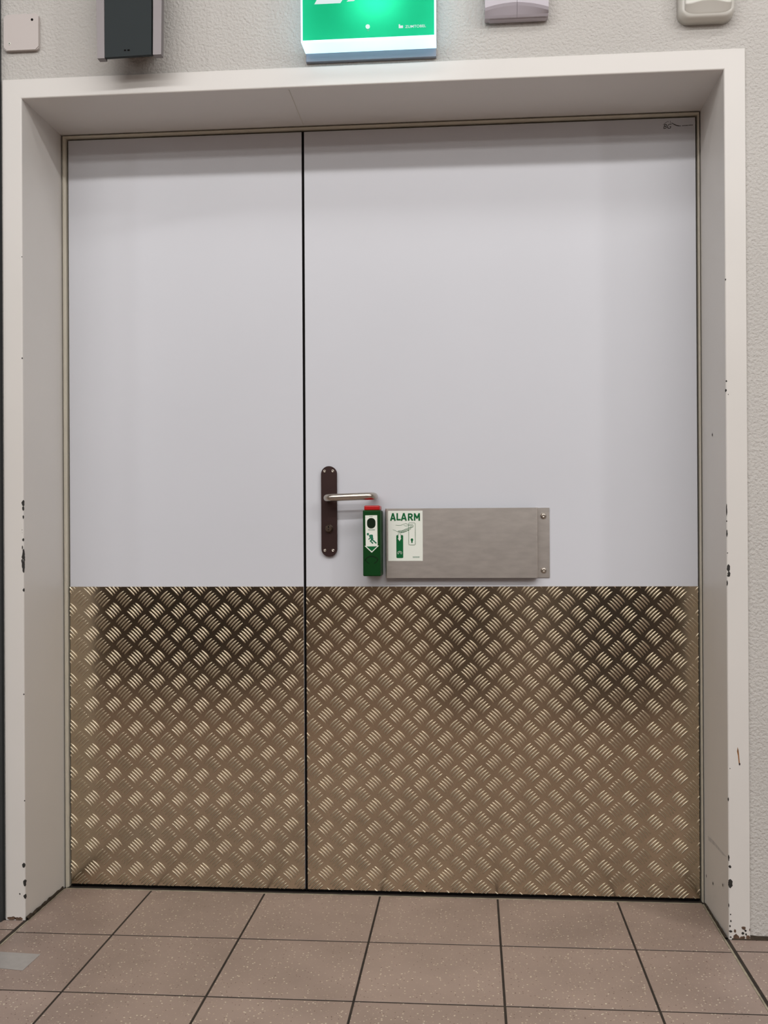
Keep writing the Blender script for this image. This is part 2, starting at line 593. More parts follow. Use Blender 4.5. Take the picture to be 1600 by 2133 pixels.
def on_profile(side, s):
    """point on the frame edge: s<0 on the front face, s>0 on the reveal; side -1 left, 1 right -> (x, y), lifted 0.3 mm"""
    x0 = inL if side < 0 else inR
    sg = -1 if side < 0 else 1
    half = R0 * math.pi / 4
    lift = 0.00035
    if s < -half:
        return (x0 + sg * (R0 + (-half - s)), YF - lift)
    if s > half:
        yy = YF + R0 + (s - half)
        t = (yy - YF) / (0.03 - YF)
        xb = (inL + (bkL - inL) * t) if side < 0 else (inR + (bkR - inR) * t)
        return (xb - sg * lift, yy)
    a = (s + half) / (2 * half) * math.pi / 2
    r = R0 + lift
    return (x0 + sg * (R0 - r * math.sin(a)), YF + R0 - r * math.cos(a))


def chip(bm, side, z0, z1, s0, s1):
    n = max(3, int((z1 - z0) / 0.004) + 2)
    prev = None
    for i in range(n + 1):
        t = i / n
        wv = math.sin(math.pi * min(1, max(0, t))) ** 0.5
        a = (s0 + s1) / 2 + (s0 - (s0 + s1) / 2) * wv * random.uniform(0.6, 1.1)
        c = (s0 + s1) / 2 + (s1 - (s0 + s1) / 2) * wv * random.uniform(0.6, 1.1)
        row = []
        for q in range(5):
            x, y = on_profile(side, a + (c - a) * q / 4)
            row.append(bm.verts.new((x, y, z0 + (z1 - z0) * t)))
        if prev:
            for q in range(4):
                bm.faces.new((prev[q], prev[q + 1], row[q + 1], row[q]))
        prev = row


bm = bmesh.new()
mm = 0.001
for z0, z1, a, c in ((1.371, 1.376, -3, 1), (1.000, 1.012, -4, 4), (1.011, 1.0275, -4, 5), (0.980, 0.990, -2, 2), (0.9525, 0.955, -4, -2), (0.946, 0.948, -3, -2),
                     (0.9255, 0.934, -3, 3), (0.905, 0.916, -4, -1), (0.848, 0.908, -5, 6), (0.802, 0.8115, -3, 4), (0.55, 0.554, -3, 1), (0.128, 0.141, -7, 2),
                     (0.082, 0.1000, -5, 5), (0.090, 0.098, -5, 8), (0.0515, 0.0645, -4, 7), (0.062, 0.067, -15, -11), (0.29, 0.294, -2, 2), (1.62, 1.623, -2, 1)):
    chip(bm, -1, z0, z1, a * mm, c * mm)
for z0, z1, a, c in ((1.286, 1.291, -3, 1), (1.263, 1.271, -2, 4), (1.256, 1.259, -6, -4), (0.976, 1.006, -1.5, 1.5), (0.963, 0.967, -2, 2), (0.928, 0.946, -2, 1.5), (0.890, 0.893, -3, 0),
                     (0.848, 0.866, -7, 1), (0.836, 0.850, -8, -1), (0.836, 0.842, -5, 0), (0.815, 0.829, -2, 1.5), (0.393, 0.396, -5, -3), (0.318, 0.328, -2, 2), (0.180, 0.196, -2, 2),
                     (0.164, 0.172, -7, 1), (0.118, 0.140, -9, 3), (0.073, 0.084, -1, 2), (0.056, 0.060, -5, -2), (0.040, 0.046, -6, -2), (0.028, 0.034, -4, 0), (0.016, 0.022, -9, 2), (1.52, 1.526, -2, 1),
                     (0.004, 0.008, -6, -1)):
    chip(bm, 1, z0, z1, a * mm, c * mm)
# chips on the flat face near the right foot
for x, z, r in ((1.0548, 0.0150, 0.0030), (1.0608, 0.0215, 0.0028), (1.062, 0.0130, 0.0022)):
    poly(bm, [(x + r * math.cos(t * 0.7) * random.uniform(.6, 1.2), z + r * math.sin(t * 0.7) * random.uniform(.8, 1.5)) for t in range(9)], YF - 0.0004)
# specks on the reveals
for x, y, z in ((1.0217, -0.12, 1.176), (1.0217, -0.10, 0.08), (1.0215, -0.03, 0.075), (1.0217, -0.2, 0.11)):
    b_ = [bm.verts.new((x - 0.0013, y + dy, z + dz)) for dy, dz in ((-.004, 0), (0, -.005), (.004, 0), (0, .005))]
    bm.faces.new(b_)
tag(obj('paint_chips', bm, M['chip'], frame), 'dark chips where the white paint has come off', kind='stuff')
bm = bmesh.new()
for x, z, rx, rz in ((1.0395, 0.006, 0.0085, 0.0065), (1.054, 0.004, 0.006, 0.006), (1.066, 0.005, 0.005, 0.007), (1.0375, 0.021, 0.003, 0.004), (1.0560, 0.0275, 0.0048, 0.0045), (1.071, 0.024, .002, .003)):
    poly(bm, [(min(1.0712, x + rx * math.cos(t * 0.52) * random.uniform(.6, 1.2)), max(0.0005, z + rz * math.sin(t * 0.52) * random.uniform(.6, 1.3))) for t in range(12)], YF - 0.0003)
for x, z, rx, rz in ((-0.690, 0.004, 0.012, 0.006), (-0.671, 0.003, 0.012, 0.005)):
    poly(bm, [(x + rx * math.cos(t * 0.52) * random.uniform(.6, 1.1), max(0.0005, z + rz * math.sin(t * 0.52) * random.uniform(.6, 1.3))) for t in range(12)], YF - 0.0003)
tag(obj('rust_stains', bm, M['rust'], frame), 'brown rust patches at the foot of the frame', kind='stuff')
bm = bmesh.new()
poly(bm, [(1.0452, 0.4442), (1.0440, 0.434), (1.0462, 0.424), (1.0478, 0.406), (1.0505, 0.4045), (1.0500, 0.409), (1.0484, 0.428), (1.0474, 0.437)][::-1], YF - 0.0004)
obj('drip_stain', bm, M['ochre'], frame)
bm = bmesh.new()
xr = lambda y: inR + (bkR - inR) * (y - YF) / (0.03 - YF) - 0.0004
vs4 = [bm.verts.new((xr(y), y, z)) for y, z in ((-0.050, 0.182), (-0.110, 0.186), (-0.236, 0.186), (-0.200, 0.180), (-0.120, 0.178), (-0.055, 0.172))]
bm.faces.new(vs4)
tag(obj('scuff_mark', bm, M['scuff'], frame), 'grey scuff on the right reveal')
bm = bmesh.new()
poly(bm, ell(1.0496, 0.4050, 0.0018, 0.0030, 10), YF - 0.0006)
obj('drip_bead', bm, M['mark'], frame)

# ------------------------------------------------------------------ door leaves
DOORS = {}
ZB, ZD, ZP = 0.0075, 1.9962, 0.8015
for i, (x0, x1, lab) in enumerate(((-0.6352, -0.0032, 'narrow left door leaf, white above and chequer plate below, without a handle'), (0.0032, 1.0104, 'wide right door leaf with lever handle, white above and chequer plate below'))):
    bm = bmesh.new()
    bx(bm, x0, x1, 0.0, 0.045, ZB, ZD, 0.0012, 2)
    d = obj('door_%d' % (i + 1), bm, M['door'])
    tag(d, lab, 'door', kind='structure')
    DOORS[i] = (d, x0, x1)
bm = bmesh.new()
bx(bm, -0.0030, 0.0030, 0.0012, 0.045, ZB - 0.004, ZD)  # black fill stands in for the shade in the seam between the leaves
obj('seam_fill', bm, M['black'], DOORS[1][0])
for i in (0, 1):
    d, x0, x1 = DOORS[i]
    bm = bmesh.new()
    bx(bm, x0 + 0.002, x1 - 0.002, 0.002, 0.040, 0.0, ZB)
    obj('bottom_seal', bm, M['black'], d)


def bar_cluster_mesh(orient, jit, clip=None):
    """five lens-shaped raised bars; orient 1: bars run like '/', -1: like '\\'. Front (raised) side towards -y."""
    bm = bmesh.new()
    Lb, Wb, Hb, PIT = 0.0335, 0.0044, 0.0026, 0.0078
    NS, NP = 8, 6
    a = math.radians(45 * orient)
    u = Vector((math.cos(a), math.sin(a)))
    v = Vector((-u.y, u.x))
    for k in range(5):
        cv = (k - 2) * PIT
        ln = Lb * (1.0 if abs(k - 2) < 2 else 0.95)
        rows_ = []
        for s in range(NS):
            t = -1 + 2 * s / (NS - 1)
            w_ = Wb / 2 * max(0.0, 1 - abs(t) ** 2.6) ** 0.7 + 0.0001
            h_ = Hb * max(0.0, 1 - abs(t) ** 6) ** 0.8
            bow = 0.0010 * (1 - t * t) * (1 if orient > 0 else 1)
            row = []
            for p in range(NP):
                ph = math.pi * p / (NP - 1)
                q = u * (t * ln / 2) + v * (cv + bow + w_ * -math.cos(ph))
                row.append(bm.verts.new((q.x, -h_ * math.sin(ph), q.y)))
            rows_.append(row)
        for A, B in zip(rows_, rows_[1:]):
            for p in range(NP - 1):
                bm.faces.new((A[p], B[p], B[p + 1], A[p + 1]))
    if clip:
        for co, no in clip:
            bmesh.ops.bisect_plane(bm, geom=bm.verts[:] + bm.edges[:] + bm.faces[:], plane_co=co, plane_no=no, clear_outer=True)
        if len(bm.faces) == 0:
            bm.free()
            return None
    for f in bm.faces:
        f.normal_update()
        if f.normal.y > 0: f.normal_flip()
    me = bpy.data.meshes.new('bar_cluster')
    bm.to_mesh(me)
    bm.free()
    me.polygons.foreach_set('use_smooth', [True] * len(me.polygons))
    me.materials.append(M['bars'])
    return me


YP = -0.0018
FULL = {o: bar_cluster_mesh(o, 0) for o in (1, -1)}
for i, (ax, az, px, pz, main) in enumerate(((-0.5765, 0.7370, 0.0597, 0.0625, -1), (0.8358, 0.7300, 0.06255, 0.0591, 1))):
    d, x0, x1 = DOORS[i]
    bm = bmesh.new()
    bx(bm, x0 + 0.0004, x1 - 0.0004, YP, 0.0002, ZB + 0.0005, ZP, 0.0004, 1)
    plate = tag(obj('tread_plate', bm, M['tread'], d), 'aluminium chequer plate with raised bars')
    spots = []
    for a in range(-20, 21):
        for c in range(-16, 5):
            spots.append((ax + a * px, az + c * pz, main))
            spots.append((ax + (a + .5) * px, az + (c + .5) * pz, -main))
    R_ = 0.0285
    use = []
    for sx, sz, o in spots:
        if sx < x0 - R_ or sx > x1 + R_ or sz < ZB - R_ or sz > ZP + R_: continue
        use.append((sx, sz, o))
    # largest in the picture first (those nearest the camera), the rest joined
    use.sort(key=lambda q: (q[0] - CAM.x) ** 2 + (q[1] - CAM.z) ** 2)
    rest = bmesh.new()
    cnt = 0
    for sx, sz, o in use:
        cl = []
        for lim, axis, sg in ((x0 + .0006, 0, -1), (x1 - .0006, 0, 1), (ZB + .0008, 2, -1), (ZP - .0004, 2, 1)):
            c0 = sx if axis == 0 else sz
            if sg * (c0 + sg * R_ - lim) > 0:
                co = Vector((0, 0, 0)); no = Vector((0, 0, 0))
                co[axis] = lim - c0
                no[axis] = sg
                cl.append((co, no))
        me = FULL[o] if not cl else bar_cluster_mesh(o, 0, cl)
        if me is None: continue
        if cnt < 298:
            ob = bpy.data.objects.new('bar_cluster', me)
            ob.location = (sx, YP + 0.00005, sz)
            COL.objects.link(ob)
            ob.parent = plate
            cnt += 1
        else:
            t = me.copy()
            t.transform(Matrix.Translation((sx, YP + 0.00005, sz)))
            rest.from_mesh(t)
            bpy.data.meshes.remove(t)
    if len(rest.faces):
        me = bpy.data.meshes.new('raised_bars')
        rest.to_mesh(me)
        me.polygons.foreach_set('use_smooth', [True] * len(me.polygons))
        tag(link('raised_bars', me, M['bars'], plate), kind='stuff')
    rest.free()

d2 = DOORS[1][0]
# maker's mark in the top right corner
bm = bmesh.new()
mk = lambda X, Y: (0.929 + (X - 470) / 720 * 0.0755, 1.9892 - (Y - 365) / 200 * 0.0222)
stroke(bm, [mk(475, 455), mk(520, 420), mk(590, 380)], 0.0008, -0.0004)
stroke(bm, [mk(590, 380), mk(615, 395)], 0.0006, -0.0004)
stroke(bm, [mk(650, 370), mk(652, 425)], 0.0008, -0.0004)
sw = [mk(668, 422), mk(690, 425), mk(740, 455), mk(790, 478), mk(850, 492), mk(895, 494)]
for q, wd in zip(range(5), (.0009, .0016, .0020, .0020, .0014)):
    stroke(bm, sw[q:q + 2], wd, -0.0004)
for xa, xb in ((930, 960), (968, 990), (998, 1012), (1018, 1050), (1058, 1080), (1092, 1118), (1124, 1148), (1156, 1180)):
    stroke(bm, [mk(xa + 4, 493 - (xa - 930) * .03), mk(xb - 4, 490 - (xa - 930) * .03)], 0.0016, -0.0004)
obj('maker_mark', bm, M['mark'], d2)
text_mesh('maker_mark', 'BG', mk(480, 550)[0], mk(480, 548)[1], 0.0120, -0.0004, M['mark'], d2, width=0.0205, bold=0.0, shear=0.25)

# lever handle set
bm = bmesh.new()
prism(bm, rrect(0.0452, 0.0867, 0.8800, 1.1165, 0.0206, 10), -0.0085, 0.0)
es = [e for e in bm.edges if all(v.co.y < -0.008 for v in e.verts)]
bmesh.ops.bevel(bm, geom=es, offset=0.0018, segments=2, affect='EDGES')
plate = tag(obj('handle_plate', bm, M['bronze'], d2), 'dark brown long plate with rounded ends')
for x, z in ((0.0548, 1.1034), (0.0762, 1.1034), (0.0545, 0.8962), (0.0759, 0.8962)):
    bm = bmesh.new()
    lathe_y(bm, x, z, [(0.0042, -0.0080), (0.0042, -0.0092), (0.0034, -0.0102), (0.0016, -0.0104), (0.0014, -0.0088), (0, -0.0088)], 14)
    tag(obj('screw', bm, M['satin'], plate, True), 'bright screw')
r_ = 0.0096
path = [(0.0660, -0.006, 1.0322), (0.0660, -0.040, 1.0322)]
for k in range(1, 7):
    a = math.radians(90 * k / 6)
    path.append((0.0660 + 0.018 * (1 - math.cos(a)), -0.040 - 0.018 * math.sin(a), 1.0322 + 0.0006 * k / 6))
path.append((0.125, -0.058, 1.0342))
for k in range(0, 7):
    a = math.radians(90 * k / 6)
    path.append((0.1672 + 0.018 * math.sin(a), -0.058 + 0.018 * (1 - math.cos(a)), 1.0355 + 0.0005 * k / 6))
path.append((0.1852, -0.012, 1.0362))
bm = bmesh.new()
tube(bm, path, r_, 18)
tag(obj('lever', bm, M['satin'], d2, True), 'satin steel U shaped lever')
bm = bmesh.new()
lathe_y(bm, 0.0655, 0.9534, [(0.0108, -0.007), (0.0108, -0.0095), (0.0098, -0.0105), (0.0088, -0.0105), (0.0088, -0.0180), (0.0080, -0.0190), (0, -0.0190)], 24)
lock = tag(obj('lock_cylinder', bm, M['lock'], d2, False), 'round key cylinder below the lever')
bm = bmesh.new()
poly(bm, [(0.0650, 0.9480), (0.0660, 0.9480), (0.0662, 0.9550), (0.0672, 0.9570), (0.0668, 0.9590), (0.0642, 0.9590), (0.0638, 0.9570), (0.0648, 0.9550)], -0.0193)
obj('keyhole', bm, M['black'], lock)
bm = bmesh.new()
for q in (-1, 1):
    stroke(bm, [(0.0655 + q * .0022, .9590), (0.0655 + q * .0050, .9572)], 0.0011, -0.0194)
    stroke(bm, [(0.0655 + q * .0006, .9545), (0.0655 + q * .0018, .9545)], 0.0011, -0.0194)
stroke(bm, ell(0.0655, 0.9534, 0.0098, 0.0098, 8, 20, 70), 0.0008, -0.0108)
obj('lock_rim', bm, M['satin'], lock)

# ------------------------------------------------------------------ bent steel plate on the door
sp = thing('steel_plate', (0.42, -0.0, 0.824), 'brushed steel bent plate screwed to the right door leaf below the lever', 'steel plate')
bm = bmesh.new()
YS = -0.0240
prof = [(0.2166, -0.0008), (0.2146, -0.0008), (0.2146, YS + 0.003), (0.2152, YS + 0.0008), (0.2174, YS), (0.6020, YS), (0.6042, YS + 0.0008), (0.6050, YS + 0.003), (0.6050, -0.0035), (0.6365, -0.0035), (0.6365, -0.0008), (0.6020, -0.0008), (0.6020, YS + 0.0035), (0.2181, YS + 0.0035), (0.2181, -0.0008)]
zz0, zz1 = 0.8246, 1.0040
lo = [bm.verts.new((x, y, zz0)) for x, y in prof]
hi = [bm.verts.new((x, y, zz1)) for x, y in prof]
n = len(prof)
for k in range(n):
    bm.faces.new((lo[k], lo[(k + 1) % n], hi[(k + 1) % n], hi[k]))
bmesh.ops.triangle_fill
bm.faces.new(lo)
bm.faces.new(hi[::-1])
bmesh.ops.triangulate(bm, faces=[f for f in bm.faces if len(f.verts) > 4])
obj('bent_sheet', bm, M['steel'], sp)
for z in (0.9830, 0.8432):
    bm = bmesh.new()
    lathe_y(bm, 0.6212, z, [(0.0078, -0.0034), (0.0078, -0.0046), (0.0070, -0.0066), (0.0046, -0.0082), (0.0022, -0.0088), (0.0018, -0.0080), (0, -0.0080)], 18)
    tag(obj('screw', bm, M['satin'], sp, True), 'round head screw on the flange')

# ALARM sticker on the plate
Y0 = YS - 0.0003
S_ = lambda X, Y: (0.2218 + (X - 680) / 722 * 0.0892, 0.9982 - (Y - 236) / 1056 * 0.1294)
bm = bmesh.new()
prism(bm, [S_(680, 1292), S_(1402, 1292), S_(1402, 236), S_(680, 236)], Y0, Y0 + 0.0003)
stick = tag(obj('alarm_sticker', bm, M['sticker'], sp), 'white sticker with green ALARM lettering and drawing')
Y1, Y2, Y3 = Y0 - 0.00025, Y0 - 0.0005, Y0 - 0.00075
LET = {'A': [[(0.10, 0), (0.47, 1)], [(0.53, 1), (0.90, 0)], [(0.22, 0.27), (0.78, 0.27)]], 'L': [[(0.14, 1), (0.14, 0.09)], [(0.14, 0.10), (0.88, 0.10)]],
       'R': [[(0.14, 0), (0.14, 0.92)], [(0.14, 0.91), (0.55, 0.91), (0.76, 0.83), (0.80, 0.70), (0.74, 0.55), (0.55, 0.47), (0.14, 0.47)], [(0.46, 0.46), (0.86, 0.02)]],
       'M': [[(0.11, 0), (0.11, 0.97)], [(0.13, 0.95), (0.50, 0.30)], [(0.50, 0.30), (0.87, 0.95)], [(0.89, 0.97), (0.89, 0)]]}
for ch, xa, xb in (('A', 728, 836), ('L', 860, 946), ('A', 952, 1068), ('R', 1096, 1204), ('M', 1222, 1346)):
    bm = bmesh.new()
    for q, P in enumerate(LET[ch]):
        stroke(bm, [S_(xa + (xb - xa) * x, 437 - 143 * z) for x, z in P], 0.0039, Y1 - 0.0002 * q)
    obj('letter', bm, M['ink'], stick)
bm = bmesh.new()
a, c = S_(850, 1232), S_(994, 748)
poly(bm, rrect(a[0], c[0], a[1], c[1], 0.0026), Y1)
obj('device_drawing', bm, M['ink'], stick)
bm = bmesh.new()
LW = 0.00075
a, c = S_(1112, 956), S_(1248, 490)
stroke(bm, rrect(a[0], c[0], a[1], c[1], 0.003), LW, Y1, True)
obj('plate_drawing', bm, M['ink'], stick)
bm = bmesh.new()
kx, kz = S_(1178, 848)
poly(bm, ell(kx, kz, 0.0033, 0.0037, 16), Y1)
poly(bm, [S_(1166, 850), S_(1190, 850), S_(1192, 905), S_(1186, 913), S_(1168, 913), S_(1162, 905)], Y1 - 0.0001)
obj('keyhole_drawing', bm, M['ink'], stick)
bm = bmesh.new()
hand = [[(840, 538), (890, 545), (950, 542), (1000, 520), (1050, 505), (1075, 512), (1110, 535), (1150, 538)],
        [(1010, 546), (1050, 556), (1090, 552), (1130, 538), (1160, 525), (1190, 528), (1208, 548), (1205, 575), (1185, 590), (1165, 585), (1150, 590)],
        [(1150, 560), (1165, 545), (1180, 550), (1185, 570), (1165, 585), (1150, 575), (1150, 560)],
        [(780, 632), (830, 652), (890, 682), (930, 692), (1010, 690)],
        [(890, 665), (900, 655), (980, 652), (1060, 610), (1120, 592), (1150, 590), (1158, 605), (1150, 625), (1110, 640)],
        [(890, 672), (950, 672), (1010, 650), (1080, 622), (1140, 600)],
        [(950, 695), (960, 675), (1010, 665), (1080, 635), (1110, 640), (1080, 660), (1010, 690), (950, 700)],
        [(985, 690), (1040, 668), (1110, 650)], [(900, 685), (940, 680)]]
for h in hand:
    stroke(bm, [S_(*q) for q in h], LW, Y1)
obj('hand_drawing', bm, M['ink'], stick)
bm = bmesh.new()
poly(bm, [S_(892, 716), S_(944, 716), S_(944, 815), S_(956, 815), S_(918, 876), S_(880, 815), S_(892, 815)], Y2)
obj('arrow_drawing', bm, M['sticker'], stick)
bm = bmesh.new()
arcs = [[(885, 1148), (872, 1125), (885, 1098), (920, 1085), (955, 1098), (968, 1125), (955, 1148)], [(885, 1148), (900, 1140), (905, 1110), (920, 1104), (935, 1110), (940, 1140), (955, 1148)]]
for h in arcs:
    stroke(bm, [S_(*q) for q in h], 0.0007, Y2)
tag(obj('logo_drawing', bm, M['sticker'], stick), kind='stuff')
bm = bmesh.new()
stroke(bm, [S_(892, 815), S_(892, 718), S_(944, 718), S_(944, 750)], 0.0006, Y3)
obj('arrow_outline', bm, M['ink'], stick)
bm = bmesh.new()
for yq, xs in ((1204, ((1195, 1218), (1226, 1232), (1238, 1300), (1306, 1330))), (1222, ((1195, 1240), (1246, 1290), (1296, 1330)))):
    for xa, xb in xs:
        stroke(bm, [S_(xa, yq), S_(xb, yq)], 0.0011, Y1)
tag(obj('small_print', bm, M['ink_grey'], stick), kind='stuff')

# ------------------------------------------------------------------ green door alarm
al = thing('door_alarm', (0.184, 0, 0.832), 'dark green door alarm box with red button below the lever handle', 'alarm')
YA = -0.0750
bm = bmesh.new()
bx(bm, 0.1614, 0.2064, YA, -0.0005, 0.8315, 0.9995, 0.0028, 3)
obj('housing', bm, M['green'], al, False)
bm = bmesh.new()
bx(bm, 0.1646, 0.2046, YA + 0.002, -0.020, 0.9990, 1.0112, 0.003, 3)
tag(obj('button', bm, M['red'], al), 'red push button on top')
A_ = lambda X, Y: (0.1614 + (X - 160) / 365 * 0.0450, 0.9995 - (Y - 240) / 1370 * 0.1680)
ya1, ya2, ya3, ya4 = YA - 0.0002, YA - 0.0004, YA - 0.0006, YA - 0.0008
bm = bmesh.new()
prism(bm, [A_(210, 348), A_(458, 346), A_(464, 978), A_(492, 975), A_(342, 1122), A_(193, 980), A_(218, 980)], ya1, YA + 0.0002)
lab = tag(obj('label', bm, M['sticker'], al), 'white arrow shaped label pointing down')
bm = bmesh.new()
poly(bm, [A_(232, 992), A_(455, 990), A_(342, 1092)], ya2)
obj('arrow_tip', bm, M['ink'], lab)
bm = bmesh.new()
ox, oz = A_(335, 512)
poly(bm, rrect(A_(248, 0)[0], A_(422, 0)[0], A_(0, 620)[1], A_(0, 404)[1], 0.0100, 8), ya2)
obj('indicator_window', bm, M['green_dark'], lab)
bm = bmesh.new()
hx, hz = A_(264, 738)
poly(bm, ell(hx, hz, 0.0029, 0.0033, 16), ya2)
poly(bm, [A_(282, 768), A_(310, 748), A_(352, 745), A_(370, 760), A_(372, 822), A_(384, 830), A_(352, 872), A_(330, 862)], ya2)
for P, wd in (([(350, 765), (366, 815), (346, 850)], .0018), ([(300, 820), (284, 846)], .0026), ([(345, 855), (318, 880), (364, 926)], .0034), ([(352, 850), (432, 922)], .0034), ([(290, 770), (330, 800)], .002)):
    stroke(bm, [A_(*q) for q in P], wd, ya2 - 0.00005)
obj('running_figure', bm, M['ink_teal'], lab)
bm = bmesh.new()
for xa, xb, yq in ((270, 330, 640), (338, 408, 640), (270, 300, 658), (306, 372, 658), (378, 408, 658), (298, 362, 372)):
    stroke(bm, [A_(xa, yq), A_(xb, yq)], 0.0011, ya2)
tag(obj('small_print', bm, M['ink_grey'], lab), kind='stuff')
# embossed eye-shaped badge
bm = bmesh.new()
P = [(205, 1270), (250, 1222), (300, 1200), (342, 1194), (384, 1200), (430, 1222), (470, 1265)]
stroke(bm, [A_(*q) for q in P], 0.0022, YA - 0.0004)
stroke(bm, [A_(205, 1270), A_(235, 1310), A_(290, 1345)], 0.0016, YA - 0.0004)
stroke(bm, [A_(470, 1265), A_(440, 1308), A_(390, 1345)], 0.0016, YA - 0.0004)
obj('badge', bm, M['green_dark'], al)

# ------------------------------------------------------------------ illuminated exit sign
es_ = thing('exit_sign', (0.2045, YW, 2.064), 'green illuminated exit sign box above the double door', 'exit sign')
SX0, SX1, SZ0, SZ1, SY = 0.0472, 0.3615, 2.0853, 2.262, -0.3100
bm = bmesh.new()
bx(bm, 0.0490, 0.3600, -0.2500, YW - 0.0003, 2.0655, 2.2700, 0.0015, 2)
obj('back_plate', bm, M['sign_grey'], es_)
bm = bmesh.new()
# hollow diffuser body: bottom, sides, top and the white border of the face
a = [(SX0, SZ0), (SX1, SZ0), (SX1, SZ1), (SX0, SZ1)]
inn = [(SX0 + 0.0040, SZ0 + 0.0035), (SX1 - 0.0040, SZ0 + 0.0035), (SX1 - 0.0040, SZ1 - 0.004), (SX0 + 0.0040, SZ1 - 0.004)]
fo = [bm.verts.new((x, SY, z)) for x, z in a]
fi = [bm.verts.new((x, SY, z)) for x, z in inn]
bo = [bm.verts.new((x + (0.0012 if x < 0.2 else -0.0012), -0.2502, z)) for x, z in a]
for k in range(4):
    k2 = (k + 1) % 4
    bm.faces.new((fo[k], fo[k2], fi[k2], fi[k]))
    bm.faces.new((fo[k], fo[k2], bo[k2], bo[k]))
tag(obj('diffuser', bm, M['sign_white'], es_), 'glowing white edge of the sign')
bm = bmesh.new()
poly(bm, inn, SY + 0.0004)
tag(obj('sign_panel', bm, M['sign_green'], es_), 'lit green panel')
E_ = lambda X, Y: (SX0 + 0.004 + (X - 105) / 1370 * (SX1 - SX0 - 0.008), SZ0 + 0.0035 + (400 - Y - (X - 105) * 0.02) / 1000 * 0.2225)
yp = SY - 0.0003
bm = bmesh.new()
# white doorway and leg shapes of the escape pictogram (only their lower ends are in view)
poly(bm, [(0.0790, 2.1720), (0.1400, 2.1720), (0.1500, 2.1860), (0.1500, 2.2400), (0.0870, 2.2400), (0.0870, 2.1860)], yp)
poly(bm, [(0.1545, 2.1745), (0.1720, 2.1755), (0.1830, 2.1870), (0.1830, 2.2400), (0.1680, 2.2400), (0.1680, 2.1880)], yp)
poly(bm, [(0.2150, 2.2000), (0.2700, 2.2000), (0.2700, 2.1850), (0.3150, 2.2150), (0.2700, 2.2450), (0.2700, 2.2300), (0.2150, 2.2300)], yp)
obj('pictogram', bm, M['sign_print'], es_)
bm = bmesh.new()
lathe_y(bm, 0.2036, 2.1145, [(0.0050, SY + 0.0002), (0.0050, SY - 0.0012), (0.0036, SY - 0.0022), (0, SY - 0.0024)], 16)
tag(obj('indicator_lamp', bm, M['sign_lamp'], es_), 'small white indicator light')
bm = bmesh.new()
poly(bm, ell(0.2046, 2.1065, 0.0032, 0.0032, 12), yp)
obj('lamp_reflection', bm, emis('pale_green_spot', (0.12, 0.9, 0.5, 1), 0.9), es_)  # glowing disc paints the lamp's reflection onto the panel
bm = bmesh.new()
poly(bm, [(0.2755, 2.1075), (0.2855, 2.1075), (0.2855, 2.1135), (0.2785, 2.1135), (0.2785, 2.1165), (0.2755, 2.1165)], yp)
obj('sign_logo', bm, M['sign_print'], es_)
text_mesh('lettering', 'ZUMTOBEL', 0.2905, 2.1072, 0.0062, yp, M['sign_print'], es_, width=0.0480, bold=0.006)
ld = bpy.data.lights.new('sign_lamp', 'AREA')
ld.shape = 'RECTANGLE'
ld.size, ld.size_y = 0.09, 0.03
ld.energy = 0.28
ld.color = (0.9, 1.0, 1.0)
lo_ = bpy.data.objects.new('sign_lamp', ld)
lo_.location = (0.222, -0.255, 2.170)
lo_.rotation_euler = (math.radians(90), 0, 0)     # shines towards -y, at the panel
COL.objects.link(lo_)
lo_.parent = es_
lo_.matrix_parent_inverse = Matrix.Translation(-Vector(es_.location))

# ------------------------------------------------------------------ loudspeaker
sk = thing('wall_speaker', (-0.355, YW, 2.06), 'black wall loudspeaker with silver side strips left of the exit sign', 'loudspeaker')
bm = bmesh.new()
# body tapers towards the wall
fr = [(-0.4160, 2.0640), (-0.2975, 2.0640), (-0.2950, 2.36), (-0.4185, 2.36)]
bk = [(-0.4050, 2.1150), (-0.3085, 2.1150), (-0.3065, 2.34), (-0.4070, 2.34)]
A = [bm.verts.new((x, -0.3200, z)) for x, z in fr]
B = [bm.verts.new((x, YW - 0.0005, z)) for x, z in bk]
bm.faces.new(A)
bm.faces.new(B[::-1])
for k in range(4):
    bm.faces.new((A[k], A[(k + 1) % 4], B[(k + 1) % 4], B[k]))
obj('cabinet', bm, M['speaker_body'], sk)
bm = bmesh.new()
prism(bm, [(-0.4146, 2.0608), (-0.3030, 2.0632), (-0.3010, 2.36), (-0.4150, 2.36)], -0.3300, -0.3200)
tag(obj('grille', bm, M['grille'], sk), 'dark cloth grille')
for sd, (xa0, xb0, xa1, xb1) in enumerate(((-0.4325, -0.4151, -0.4355, -0.4156), (-0.2990, -0.2795, -0.2970, -0.2763))):
    bm = bmesh.new()
    zb = 2.0590 if sd == 0 else 2.0622
    zs = [zb + (2.365 - zb) * k / 8 for k in range(9)]
    pa = [(xa0 + (xa1 - xa0) * math.sin(math.pi / 2 * k / 8), z) for k, z in enumerate(zs)]
    pb = [(xb0 + (xb1 - xb0) * math.sin(math.pi / 2 * k / 8), z) for k, z in enumerate(zs)]
    prism(bm, pa + pb[::-1], -0.3310, -0.3120)
    tag(obj('side_strip', bm, M['silver'], sk), 'silver side strip')
bm = bmesh.new()
for xa, xb in ((-0.3685, -0.3635), (-0.3605, -0.3545)):
    poly(bm, rrect(xa, xb, 2.0735, 2.0775, 0.0015, 3), -0.3303)
obj('badge', bm, M['black'], sk)

# ------------------------------------------------------------------ small wall devices
md = thing('motion_detector', (0.547, YW, 2.14), 'pale lilac plastic box with arched cover right of the exit sign', 'detector')
bm = bmesh.new()
bx(bm, 0.4825, 0.6190, -0.2600, YW - 0.0003, 2.1405, 2.2380, 0.004, 2)
obj('base', bm, M['box_white'], md)
